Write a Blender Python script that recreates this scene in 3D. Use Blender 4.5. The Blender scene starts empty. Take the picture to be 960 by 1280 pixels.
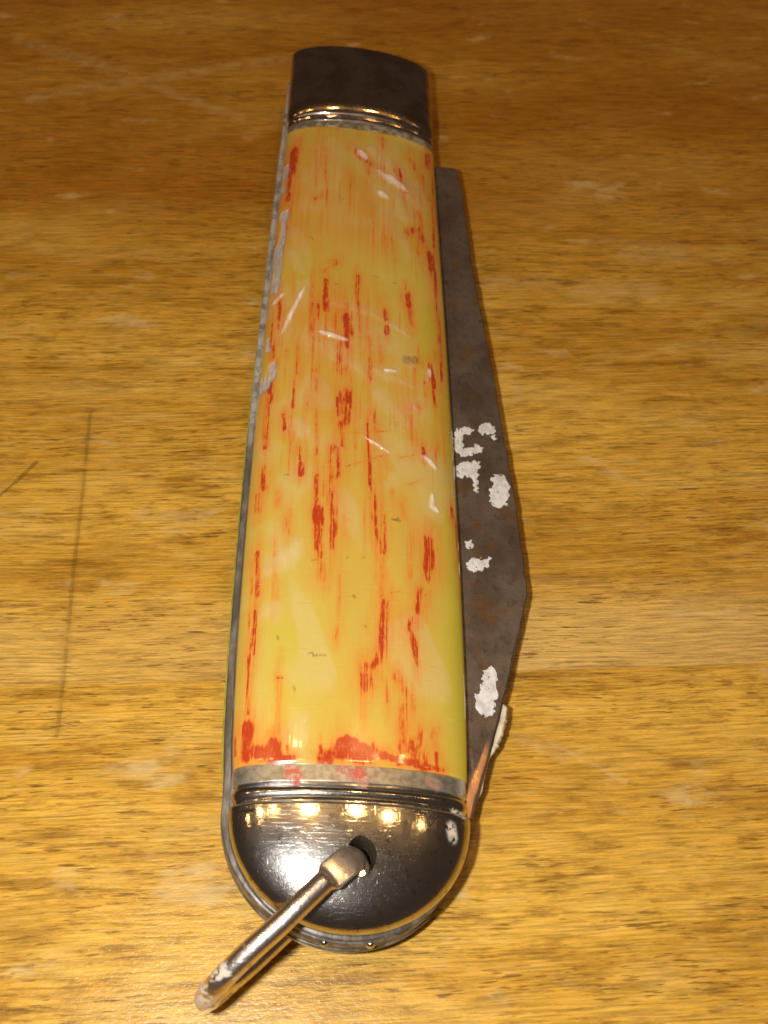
import bpy, bmesh, math
import numpy as np
from mathutils import Matrix, Vector

# ------------------------------------------------------------------ scene, camera, light
scene = bpy.context.scene
MM = 0.001
T_UP = 5.25                       # height of the knife's upper shell edge above the table, mm
PSI = math.radians(6.876)         # the knife has rolled a little towards its blade


def rotm(rx, ry, rz):
    return (Matrix.Rotation(rz, 3, 'Z') @ Matrix.Rotation(ry, 3, 'Y') @ Matrix.Rotation(rx, 3, 'X'))


cam_loc = Vector((-0.79, -28.36, 72.19 + T_UP)) * MM
cam_rot = (Matrix.Rotation(math.radians(-3.5675), 3, 'Z')
           @ Matrix.Rotation(math.radians(90 - 54.147), 3, 'X')
           @ Matrix.Rotation(math.radians(4.0647), 3, 'Z'))
cam_data = bpy.data.cameras.new('camera')
cam = bpy.data.objects.new('camera', cam_data)
scene.collection.objects.link(cam)
cam.matrix_world = Matrix.Translation(cam_loc) @ cam_rot.to_4x4()
cam_data.sensor_fit = 'VERTICAL'
cam_data.sensor_height = 36.0
cam_data.lens = 36.0 * 1300 / 1280
cam_data.clip_start = 0.002
cam_data.clip_end = 20
cam_data.dof.use_dof = True
cam_data.dof.focus_distance = 0.083
cam_data.dof.aperture_fstop = 74
scene.camera = cam

world = bpy.data.worlds.new('World')
scene.world = world
world.use_nodes = True
bg = world.node_tree.nodes['Background']
bg.inputs['Color'].default_value = (1.0, 0.64, 0.42, 1)     # dim warm room
bg.inputs['Strength'].default_value = 0.045


def point_light(name, loc, watts, radius, color):
    d = bpy.data.lights.new(name, 'POINT')
    d.energy = watts
    d.shadow_soft_size = radius
    d.color = color
    o = bpy.data.objects.new(name, d)
    o.location = loc
    scene.collection.objects.link(o)
    return o


# the phone's own flash, just left of its lens
flash_off = cam_rot @ Vector((-13.0, 3.0, 0.5)) * MM
point_light('phone_flash', cam_loc + flash_off, 0.31, 0.0022, (1.0, 0.97, 0.90))
# the row of warm bulbs over the table
for bx, by, bz, bw in ((-1.12, 0.35, 1.22, 1.4), (-0.70, 0.385, 1.25, 2.2), (-0.44, 0.40, 1.26, 2.2),
                       (-0.06, 0.395, 1.28, 5.2), (0.33, 0.415, 1.28, 4.4), (0.62, 0.39, 1.26, 2.4),
                       (1.02, 0.36, 1.22, 1.0)):
    point_light('room_bulb', (bx, by, bz), bw * 1.3, 0.042, (1.0, 0.58, 0.20))

scene.view_settings.view_transform = 'Standard'
scene.view_settings.look = 'None'
scene.view_settings.exposure = 0.0
scene.view_settings.gamma = 1.0
scene.view_settings.use_curve_mapping = False

rng = np.random.default_rng(7)


# ------------------------------------------------------------------ small helpers
def vnoise(x, y, seed):
    """smooth value noise on plain coordinates (0..1)"""
    r = np.random.default_rng(seed).random((257, 257))
    xi = np.floor(x).astype(int); yi = np.floor(y).astype(int)
    fx = x - xi; fy = y - yi
    fx = fx * fx * (3 - 2 * fx); fy = fy * fy * (3 - 2 * fy)
    a = r[xi % 257, yi % 257]; b = r[(xi + 1) % 257, yi % 257]
    c = r[xi % 257, (yi + 1) % 257]; d = r[(xi + 1) % 257, (yi + 1) % 257]
    return (a * (1 - fx) + b * fx) * (1 - fy) + (c * (1 - fx) + d * fx) * fy


def smooth(a, b, x):
    t = np.clip((x - a) / (b - a), 0, 1)
    return t * t * (3 - 2 * t)


def stroke_mask(X, Y, strokes, soft=0.45, seed=1, jit=0.35, taper=False):
    """union of soft brush strokes: (points, width mm, strength)"""
    out = np.zeros_like(X)
    wob = (vnoise(X * 1.6 + 40, Y * 0.35 + 11, seed) - .5) * jit + (vnoise(X * 6 + 9, Y * .7, seed + 1) - .5) * jit * .8
    for pts, wd, s in strokes:
        r = wd / 2
        xs = [p[0] for p in pts]; ys = [p[1] for p in pts]
        m = r * 2 + .6
        sel = (X > min(xs) - m) & (X < max(xs) + m) & (Y > min(ys) - m * 1.6) & (Y < max(ys) + m * 1.6)
        if not sel.any():
            continue
        x = X[sel]; y = Y[sel]
        best = np.full(x.shape, 1e9)
        along = np.zeros(x.shape); nseg = len(pts) - 1
        for k, ((ax, ay), (bx, by)) in enumerate(zip(pts[:-1], pts[1:])):
            dx, dy = bx - ax, by - ay
            L = dx * dx + dy * dy + 1e-9
            t = np.clip(((x - ax) * dx + (y - ay) * dy) / L, 0, 1)
            dk = np.hypot(x - ax - t * dx, (y - ay - t * dy) * .75)
            along = np.where(dk < best, (k + t) / nseg, along)
            best = np.minimum(best, dk)
        dd = best + wob[sel] * r * 1.3
        if taper:
            dd = dd + r * .95 * (1 - np.clip(4 * along * (1 - along), 0, 1) ** .5)
        v = s * (1 - smooth(r * (1 - soft), r * (1 + soft) + .04, dd))
        out[sel] = np.maximum(out[sel], v)
    return out


def new_mesh(name, verts, faces, mat, parent=None, shade=True, angle=40):
    me = bpy.data.meshes.new(name)
    me.from_pydata([tuple(v) for v in verts], [], [tuple(f) for f in faces])
    me.update()
    bm = bmesh.new(); bm.from_mesh(me)
    bmesh.ops.recalc_face_normals(bm, faces=bm.faces[:])
    bm.to_mesh(me); bm.free()
    if shade:
        me.polygons.foreach_set('use_smooth', [True] * len(me.polygons))
        me.set_sharp_from_angle(angle=math.radians(angle))
    me.materials.append(mat)
    o = bpy.data.objects.new(name, me)
    scene.collection.objects.link(o)
    if parent is not None:
        o.parent = parent
    return o


def set_attr(me, name, values):
    a = me.attributes.get(name) or me.attributes.new(name, 'FLOAT', 'POINT')
    a.data.foreach_set('value', np.asarray(values, dtype=np.float32))


# ------------------------------------------------------------------ node helper
class NT:
    def __init__(self, name):
        self.mat = bpy.data.materials.new(name)
        self.mat.use_nodes = True
        self.t = self.mat.node_tree
        self.b = self.t.nodes['Principled BSDF']
        self.b.location = (800, 0)
        self._tc = None

    def n(self, kind, **kw):
        x = self.t.nodes.new(kind)
        for k, v in kw.items():
            setattr(x, k, v)
        return x

    def link(self, a, b):
        self.t.links.new(a, b)

    def put(self, sock, v):
        if isinstance(v, bpy.types.NodeSocket):
            self.link(v, sock)
        else:
            sock.default_value = v

    def math(self, op, a, b=None, c=None, clamp=False):
        x = self.n('ShaderNodeMath', operation=op, use_clamp=clamp)
        self.put(x.inputs[0], a)
        if b is not None:
            self.put(x.inputs[1], b)
        if c is not None:
            self.put(x.inputs[2], c)
        return x.outputs[0]

    def mix(self, f, a, b, mode='MIX'):
        x = self.n('ShaderNodeMix', data_type='RGBA', blend_type=mode)
        self.put(x.inputs[0], f)
        for s, v in ((x.inputs[6], a), (x.inputs[7], b)):
            self.put(s, v if isinstance(v, bpy.types.NodeSocket) else (v[0], v[1], v[2], 1))
        return x.outputs[2]

    def mixf(self, f, a, b):
        x = self.n('ShaderNodeMix', data_type='FLOAT')
        self.put(x.inputs[0], f); self.put(x.inputs[2], a); self.put(x.inputs[3], b)
        return x.outputs[0]

    def obj(self):
        if self._tc is None:
            self._tc = self.n('ShaderNodeTexCoord').outputs['Object']
        return self._tc

    def coords(self, sx, sy, sz=None, off=(0, 0, 0), rz=0):
        """object coordinates in millimetres times a frequency per axis"""
        m = self.n('ShaderNodeMapping')
        self.link(self.obj(), m.inputs['Vector'])
        sz = sx if sz is None else sz
        m.inputs['Scale'].default_value = (sx / MM, sy / MM, sz / MM)
        m.inputs['Location'].default_value = off
        m.inputs['Rotation'].default_value = (0, 0, rz)
        return m.outputs[0]

    def noise(self, vec, detail=3, rough=.55, dist=0.0):
        x = self.n('ShaderNodeTexNoise')
        self.link(vec, x.inputs['Vector'])
        x.inputs['Scale'].default_value = 1.0
        x.inputs['Detail'].default_value = detail
        x.inputs['Roughness'].default_value = rough
        x.inputs['Distortion'].default_value = dist
        return x.outputs['Fac']

    def ramp(self, f, a, b, lo=0.0, hi=1.0):
        x = self.n('ShaderNodeMapRange', interpolation_type='SMOOTHSTEP')
        self.put(x.inputs[0], f)
        x.inputs[1].default_value = a; x.inputs[2].default_value = b
        x.inputs[3].default_value = lo; x.inputs[4].default_value = hi
        return x.outputs[0]

    def attr(self, name):
        return self.n('ShaderNodeAttribute', attribute_name=name).outputs['Fac']

    def bump(self, h, strength, dist_mm, prev=None):
        x = self.n('ShaderNodeBump')
        self.put(x.inputs['Height'], h)
        x.inputs['Strength'].default_value = strength
        x.inputs['Distance'].default_value = dist_mm * MM
        if prev is not None:
            self.link(prev, x.inputs['Normal'])
        return x.outputs[0]

    def set(self, **kw):
        for k, v in kw.items():
            s = self.b.inputs[k.replace('_', ' ')]
            if not isinstance(v, bpy.types.NodeSocket) and hasattr(s.default_value, '__len__') and len(v) == 3 and len(s.default_value) == 4:
                v = (*v, 1)
            self.put(s, v)

    def seg(self, vec, a, b, wd, fuzz):
        """1 near the segment a-b (mm), 0 away from it"""
        sep = self.n('ShaderNodeSeparateXYZ'); self.link(vec, sep.inputs[0])
        dx, dy = b[0] - a[0], b[1] - a[1]
        L = dx * dx + dy * dy
        px = self.math('SUBTRACT', sep.outputs[0], a[0]); py = self.math('SUBTRACT', sep.outputs[1], a[1])
        t = self.math('MULTIPLY_ADD', px, dx / L, self.math('MULTIPLY', py, dy / L), clamp=True)
        ex = self.math('SUBTRACT', px, self.math('MULTIPLY', t, dx))
        ey = self.math('SUBTRACT', py, self.math('MULTIPLY', t, dy))
        d = self.math('SQRT', self.math('ADD', self.math('MULTIPLY', ex, ex), self.math('MULTIPLY', ey, ey)))
        return self.ramp(d, wd, wd + fuzz, 1, 0)

RED_STROKES = [
    ([(-7.54,71.19),(-7.65,67.17)], 0.925, 0.95),
    ([(-7.65,67.17),(-7.81,62.6)], 0.804, 0.75),
    ([(-7.78,58.12),(-7.64,57.03)], 0.477, 0.6),
    ([(-6.74,73.05),(-6.8,72.05)], 1.039, 0.35),
    ([(-5.26,70.47),(-4.87,64.38)], 0.514, 0.4),
    ([(-5.77,70.85),(-5.99,66.34)], 0.823, 0.3),
    ([(-4.18,70.8),(-4.02,68.52)], 0.619, 0.35),
    ([(-4.98,62.08),(-4.33,62.69)], 0.588, 0.6),
    ([(-0.86,71.1),(-0.54,70.01),(1.09,68.91)], 0.731, 0.7),
    ([(-1.3,66.63),(-1.08,65.09)], 1.219, 0.4),
    ([(2.13,74.02),(2.23,72.35)], 0.75, 0.45),
    ([(3.76,68.55),(4.54,65.34)], 0.941, 0.7),
    ([(5.5,71.27),(7.32,65.65)], 0.856, 0.6),
    ([(6.63,68.65),(6.83,67.82)], 1.06, 0.6),
    ([(7.47,73.65),(7.51,71.33)], 0.657, 0.9),
    ([(8.15,72.1),(7.72,57.84)], 0.349, 0.6),
    ([(0.5,65.42),(0.91,60.32)], 0.914, 0.35),
    ([(3.09,63.28),(2.54,55.48)], 0.405, 0.35),
    ([(3.44,58.6),(3.38,53.48)], 0.355, 0.4),
    ([(4.52,64.09),(4.88,61.49)], 0.512, 0.45),
    ([(5.78,64.65),(6.12,61.46)], 0.826, 0.45),
    ([(4.82,58.5),(6.07,59.65),(6.34,58.04)], 0.794, 0.75),
    ([(6.02,57.87),(5.96,55.55)], 0.497, 0.5),
    ([(7.23,56.29),(7.29,55.06)], 0.694, 0.9),
    ([(-3.3,52.39),(-2.39,52.49)], 0.464, 0.5),
    ([(-3.79,50.76),(-2.41,52.3)], 0.615, 0.5),
    ([(-3.47,49.4),(-3.41,45.37)], 0.61, 0.75),
    ([(-0.37,50.5),(-0.31,48.17)], 0.465, 0.9),
    ([(-0.31,48.17),(-0.23,45.25)], 0.382, 0.65),
    ([(-0.19,45.25),(-0.11,42.68)], 0.263, 0.55),
    ([(-4.2,46.12),(-4.13,44.03)], 0.261, 0.75),
    ([(-2.6,48.11),(-2.53,46.77)], 0.19, 0.5),
    ([(-2.16,45.23),(-2.31,43.66),(-1.9,41.17),(-1.75,37.76)], 1.119, 0.65),
    ([(-1.51,44.53),(-1.29,42.51),(-1.35,40.74)], 0.838, 1.0),
    ([(-0.97,45.39),(-1.02,42.8)], 0.281, 0.5),
    ([(0.6,46.98),(0.53,43.3)], 0.228, 0.4),
    ([(0.72,42.06),(0.74,36.92)], 0.739, 0.55),
    ([(-0.11,42.18),(-0.08,39.2)], 0.221, 0.5),
    ([(2.21,48.1),(2.02,46.98)], 0.675, 0.35),
    ([(2.21,46.22),(2.29,45.05)], 0.763, 0.8),
    ([(2.47,43.92),(2.43,43.14)], 0.47, 0.7),
    ([(2.2,45.03),(2.47,43.66)], 0.473, 0.4),
    ([(4.38,50.33),(4.36,49.22)], 0.276, 0.6),
    ([(4.56,49.01),(4.63,47.67)], 0.685, 0.8),
    ([(4.82,47.19),(4.96,44.85)], 0.679, 0.5),
    ([(7.13,56.22),(7.27,53.97)], 0.725, 1.0),
    ([(7.5,54.14),(7.73,48.4)], 0.574, 0.9),
    ([(7.85,48.5),(7.81,42.39)], 0.438, 0.65),
    ([(7.75,42.34),(7.78,39.11)], 0.574, 0.7),
    ([(-7.94,47.28),(-7.64,43.19)], 0.561, 0.65),
    ([(-8.28,43.88),(-8.12,39.46)], 0.403, 0.85),
    ([(-7.59,38.93),(-7.54,37.94)], 0.355, 0.4),
    ([(-6.83,40.05),(-6.79,39.19)], 0.286, 0.65),
    ([(-5.76,40.28),(-5.66,37.12)], 0.466, 0.65),
    ([(-6.9,38.73),(-6.78,36.31)], 0.212, 0.35),
    ([(-3.99,42.5),(-3.8,39.28)], 0.456, 0.5),
    ([(-3.52,41.52),(-3.37,39.55)], 0.454, 0.4),
    ([(1.82,41.37),(1.9,39.28)], 0.332, 0.65),
    ([(6.6,40.15),(6.9,37.37)], 0.468, 0.85),
    ([(6.13,37.63),(6.31,37.22)], 0.368, 0.7),
    ([(5.12,39.09),(5.07,36.66)], 0.369, 0.5),
    ([(-4.18,37.57),(-4.14,36.16)], 0.283, 0.5),
    ([(-3.71,36.17),(-3.76,35.0)], 0.788, 0.5),
    ([(-6.09,35.98),(-6.05,35.04)], 0.435, 0.5),
    ([(0.64,38.1),(0.83,36.69)], 0.72, 0.5),
    ([(5.83,56.08),(6.02,55.28)], 0.514, 0.5),
    ([(-8.2,36.03),(-8.09,34.12)], 0.886, 0.75),
    ([(-8.28,34.27),(-8.06,28.83)], 0.468, 0.9),
    ([(-6.02,35.11),(-5.98,33.04)], 0.391, 0.65),
    ([(-4.52,34.27),(-4.67,33.24)], 0.488, 0.65),
    ([(-3.91,36.12),(-3.87,35.07)], 0.594, 0.5),
    ([(-6.78,32.13),(-6.61,30.6)], 0.383, 0.75),
    ([(-6.11,31.79),(-5.9,29.3)], 0.459, 0.5),
    ([(-4.89,31.72),(-4.75,29.01)], 0.307, 0.45),
    ([(-3.88,32.49),(-3.72,27.59)], 0.425, 0.5),
    ([(-3.64,25.25),(-3.6,22.31)], 0.442, 0.65),
    ([(-5.27,28.3),(-5.17,27.22)], 0.374, 0.75),
    ([(-5.05,26.39),(-5.01,25.58)], 0.591, 0.7),
    ([(-4.62,28.53),(-4.52,25.92)], 0.225, 0.4),
    ([(-8.13,26.49),(-7.96,24.32)], 0.665, 0.7),
    ([(-8.35,23.67),(-8.25,22.01)], 0.508, 0.6),
    ([(-6.68,23.3),(-6.62,22.18)], 0.632, 0.35),
    ([(-1.43,34.62),(-1.29,31.95)], 1.481, 0.75),
    ([(-1.1,34.79),(-0.92,33.27)], 0.554, 1.0),
    ([(-2.11,34.16),(-1.97,32.13)], 0.275, 0.8),
    ([(-1.76,31.4),(-1.61,28.71)], 0.463, 0.95),
    ([(-2.07,28.18),(-2.1,25.59)], 1.038, 0.75),
    ([(-2.19,25.35),(-2.19,21.52)], 0.777, 0.9),
    ([(-2.19,21.52),(-2.05,19.41)], 0.54, 0.7),
    ([(-3.09,24.82),(-3.13,23.23)], 0.368, 0.5),
    ([(-3.4,21.77),(-3.37,20.68)], 0.719, 1.0),
    ([(-3.4,20.57),(-3.36,19.33)], 0.624, 0.6),
    ([(-0.51,31.54),(-0.44,28.6)], 0.233, 0.45),
    ([(-0.05,33.9),(-0.04,32.11)], 0.277, 0.4),
    ([(1.03,32.77),(1.13,30.03)], 1.083, 0.5),
    ([(0.61,31.44),(0.75,29.0)], 0.351, 0.95),
    ([(0.75,29.0),(0.86,24.76)], 0.345, 1.0),
    ([(0.47,27.76),(0.45,26.1)], 0.266, 0.6),
    ([(1.61,27.91),(1.7,25.1)], 0.267, 0.45),
    ([(2.18,28.24),(2.27,26.82)], 0.307, 0.4),
    ([(1.05,24.32),(1.42,22.79),(1.24,21.88),(1.42,19.76)], 0.521, 0.8),
    ([(1.79,22.84),(1.87,19.82)], 0.461, 0.5),
    ([(3.56,23.12),(3.82,22.05)], 0.652, 0.45),
    ([(4.43,34.21),(5.05,34.38)], 1.008, 0.5),
    ([(4.51,32.93),(4.75,30.23)], 0.9, 0.4),
    ([(5.13,37.87),(5.02,34.89)], 0.373, 0.45),
    ([(6.9,38.84),(7.08,37.57)], 0.421, 0.95),
    ([(6.19,37.43),(6.14,35.8)], 0.291, 0.6),
    ([(6.83,36.9),(7.1,35.16)], 0.374, 0.75),
    ([(7.74,39.63),(7.71,38.77)], 0.426, 0.7),
    ([(7.63,34.15),(7.84,28.73)], 0.534, 0.3),
    ([(5.65,29.74),(5.69,29.02)], 0.355, 1.0),
    ([(8.21,24.26),(8.15,23.18)], 0.426, 0.6),
    ([(-5.74,21.88),(-5.74,20.14)], 0.715, 0.35),
    ([(-6.19,20.6),(-6.05,19.41)], 0.248, 0.45),
    ([(-1.29,21.38),(-1.17,19.49)], 0.451, 0.35),
    ([(0.41,23.57),(0.43,20.04)], 0.185, 0.4),
    ([(-1.26,30.26),(0.46,30.38),(2.39,30.92)], 0.058, 0.6),
    ([(-1.2,26.49),(0.48,27.28),(2.38,28.27)], 0.056, 0.7),
    ([(3.34,28.08),(4.92,28.75)], 0.058, 0.6),
    ([(4.26,25.32),(5.25,26.02)], 0.057, 0.6),
    ([(-3.42,21.71),(-3.39,20.71)], 0.705, 0.95),
    ([(-3.42,20.45),(-3.34,18.01)], 0.575, 0.75),
    ([(-3.14,18.02),(-2.87,15.43)], 0.808, 0.6),
    ([(-2.77,15.43),(-2.68,14.29)], 0.298, 0.3),
    ([(-2.19,21.79),(-2.24,18.07)], 0.5, 0.7),
    ([(1.31,22.16),(1.52,19.67),(1.93,18.13)], 0.423, 0.85),
    ([(1.94,21.73),(2.03,18.14)], 0.634, 0.6),
    ([(1.72,17.74),(1.71,13.07)], 0.821, 0.4),
    ([(2.33,16.62),(2.36,14.98)], 0.327, 0.35),
    ([(2.21,13.36),(2.0,10.88),(1.79,8.8)], 0.837, 0.8),
    ([(5.89,19.97),(5.81,17.49)], 1.107, 0.95),
    ([(5.8,17.0),(5.89,16.55)], 0.833, 0.75),
    ([(4.3,19.85),(4.22,15.96)], 0.59, 0.4),
    ([(4.95,15.04),(4.74,13.05)], 0.572, 0.85),
    ([(4.31,12.3),(3.98,11.24)], 0.599, 0.9),
    ([(4.18,11.17),(4.55,9.48)], 0.515, 0.8),
    ([(5.84,14.88),(5.59,13.67)], 0.513, 0.35),
    ([(-5.87,20.96),(-5.69,19.46)], 0.41, 0.5),
    ([(-6.75,18.82),(-6.67,17.36)], 0.282, 0.45),
    ([(-6.19,21.49),(-6.03,20.22)], 0.206, 0.4),
    ([(-8.04,17.69),(-7.78,13.63)], 0.441, 0.6),
    ([(-8.46,17.07),(-8.27,14.07)], 0.28, 0.5),
    ([(-7.88,12.31),(-7.73,8.67)], 0.269, 0.9),
    ([(-8.28,12.27),(-8.11,8.92)], 0.193, 0.7),
    ([(-6.7,16.18),(-6.45,13.39)], 0.594, 0.3),
    ([(-1.49,15.52),(-1.51,11.89)], 0.239, 0.45),
    ([(-1.54,10.79),(-1.66,9.92)], 0.27, 0.6),
    ([(8.22,24.09),(8.27,23.34)], 0.401, 0.8),
    ([(8.61,23.27),(8.37,18.1)], 0.179, 0.6),
    ([(3.5,12.17),(3.67,10.21)], 0.795, 0.25),
    ([(1.51,13.73),(2.31,14.28),(3.33,14.53)], 0.06, 0.7),
    ([(5.4,14.55),(6.06,15.17)], 0.102, 0.7),
    ([(-8.12,10.16),(-8.08,8.78)], 0.607, 0.5),
    ([(-8.06,8.55),(-7.82,3.91)], 0.319, 0.95),
    ([(-7.9,2.89),(-7.56,0.6)], 0.917, 0.9),
    ([(-7.58,1.0),(-5.91,0.64)], 0.939, 0.9),
    ([(-5.86,1.44),(-5.53,0.43)], 0.754, 0.95),
    ([(-5.52,0.33),(-4.42,0.32)], 0.337, 0.95),
    ([(-4.92,1.22),(-4.79,0.42)], 0.226, 0.6),
    ([(-5.76,6.45),(-5.52,1.23)], 0.353, 0.4),
    ([(-5.96,6.5),(-5.47,6.48)], 0.079, 0.7),
    ([(-2.37,0.47),(-1.9,0.49)], 0.661, 0.95),
    ([(-2.58,1.26),(-2.47,0.67)], 0.228, 0.7),
    ([(-1.26,1.52),(-0.69,1.86),(0.08,1.61)], 0.421, 0.95),
    ([(-1.06,0.93),(0.85,0.95)], 1.048, 1.0),
    ([(0.85,1.15),(2.78,0.6),(4.75,0.41)], 0.462, 0.9),
    ([(4.75,0.41),(6.38,0.25)], 0.429, 0.8),
    ([(5.9,1.38),(5.96,0.18)], 0.435, 0.85),
    ([(1.95,10.18),(1.53,8.32),(0.82,7.59)], 0.726, 0.75),
    ([(0.72,7.58),(0.63,6.26)], 0.93, 0.8),
    ([(0.43,6.02),(0.45,3.69)], 0.499, 0.5),
    ([(1.23,6.3),(0.83,4.98)], 0.502, 0.35),
    ([(2.04,6.81),(2.17,5.09)], 0.364, 0.55),
    ([(3.06,7.14),(3.85,5.49)], 0.815, 0.65),
    ([(3.85,5.27),(3.4,2.9)], 1.007, 0.6),
    ([(3.58,1.69),(4.77,1.01)], 1.369, 0.6),
    ([(4.73,3.27),(4.69,1.81)], 0.438, 0.65),
    ([(3.11,3.08),(3.09,1.64)], 0.237, 0.4),
    ([(4.16,10.46),(4.65,8.47)], 0.525, 0.8),
    ([(5.87,3.23),(5.63,2.57)], 0.602, 0.5),
    ([(-8.58,2.43),(-8.44,0.89)], 0.192, 0.6),
]
PEARL_GLINT_STREAKS = [  # pearl swirls, with painted highlights of the crinkles among them
    ([(-0.55,71.17),(0.48,69.58)], 0.502, 1.0),
    ([(1.29,68.15),(4.95,65.2)], 0.579, 1.0),
    ([(1.7,64.45),(2.69,63.32)], 0.527, 1.0),
    ([(1.91,69.28),(3.96,67.98)], 0.626, 0.5),
    ([(2.09,63.62),(5.77,64.34)], 2.426, 0.4),
    ([(0.88,72.67),(4.21,71.36)], 1.694, 0.35),
    ([(0.92,58.26),(2.46,58.04)], 1.756, 0.3),
    ([(-5.49,48.82),(-7.42,42.34)], 0.284, 1.0),
    ([(-7.36,48.08),(-8.5,46.73)], 0.225, 0.8),
    ([(-4.08,42.5),(-1.19,41.51)], 0.255, 1.0),
    ([(-1.19,41.51),(3.95,41.47)], 0.219, 0.5),
    ([(2.17,38.24),(3.35,38.36)], 0.163, 1.0),
    ([(3.93,40.22),(4.39,39.97)], 0.296, 0.7),
    ([(-1.87,39.69),(-0.08,38.96)], 0.252, 0.4),
    ([(6.58,39.65),(6.58,38.43)], 0.187, 0.8),
    ([(-6.56,31.34),(-4.44,29.74)], 0.953, 0.7),
    ([(-4.44,29.5),(-1.41,28.01)], 1.134, 0.4),
    ([(0.46,29.93),(2.57,28.54)], 0.096, 0.8),
    ([(0.64,33.48),(3.6,33.23)], 0.237, 0.5),
    ([(1.62,32.35),(3.97,31.03)], 0.551, 0.5),
    ([(4.23,34.41),(5.46,34.11)], 0.524, 0.9),
    ([(5.53,28.97),(6.93,27.77)], 0.353, 1.0),
    ([(6.38,24.96),(6.27,23.55),(6.96,23.11)], 0.23, 1.0),
    ([(2.36,25.9),(3.49,25.16)], 1.512, 0.35),
    ([(-8.47,28.53),(-8.19,28.07)], 0.413, 0.5),
    ([(-7.47,11.76),(-5.85,12.9)], 0.862, 0.6),
    ([(-5.85,12.9),(-4.93,13.43)], 0.387, 0.3),
    ([(-5.0,0.82),(-3.5,0.63)], 1.316, 0.4),
    ([(-7.56,9.08),(-6.86,2.52)], 0.4, 0.25),
]
CHIPPED_SPOTS = [
    ([(-8.27,68.54),(-8.35,64.39)], 0.487, 1.0),
    ([(-7.98,60.32),(-8.28,54.02)], 0.619, 1.0),
    ([(-8.4,55.37),(-8.25,48.9)], 0.629, 0.9),
    ([(-8.58,41.99),(-8.53,40.62)], 0.254, 0.9),
    ([(-7.88,38.1),(-8.33,35.95)], 0.635, 1.0),
    ([(-7.69,37.65),(-8.07,37.02)], 0.387, 1.0),
    ([(-7.8,37.25),(-8.81,35.63)], 0.833, 1.0),
]
DARK_SPECKS = [
    ([(4.2,40.04),(5.24,40.24)], 0.555, 0.7),
    ([(2.78,21.47),(3.42,21.4)], 0.106, 0.9),
    ([(-3.8,16.8),(-3.21,16.87)], 0.06, 0.6),
    ([(-3.7,8.53),(-3.41,8.61),(-3.3,8.32),(-3.01,8.44),(-2.41,8.43)], 0.06, 0.8),
    ([(3.26,21.62),(3.35,21.41)], 0.184, 0.8),
    ([(0.97,50.88),(1.74,50.75)], 0.059, 0.5),
    ([(-2.41,62.71),(-2.11,62.15)], 0.079, 0.6),
    ([(-5.23,55.94),(-5.0,55.51)], 0.076, 0.6),
    ([(-0.37,13.78),(-0.27,13.67)], 0.119, 0.8),
    ([(0.53,11.18),(0.63,11.08)], 0.117, 0.8),
    ([(-6.07,9.95),(-5.97,9.73)], 0.113, 0.7),
    ([(-4.67,5.78),(-4.56,5.56)], 0.098, 0.6),
    ([(3.1,50.23),(3.49,50.34)], 0.098, 0.6),
    ([(-2.62,49.06),(-2.34,49.09)], 0.076, 0.7),
    ([(-6.35,25.43),(-5.99,25.39)], 0.11, 0.7),
    ([(-1.02,17.21),(-0.82,17.35)], 0.101, 0.6),
    ([(0.29,17.39),(0.49,17.41)], 0.102, 0.6),
]

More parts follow.
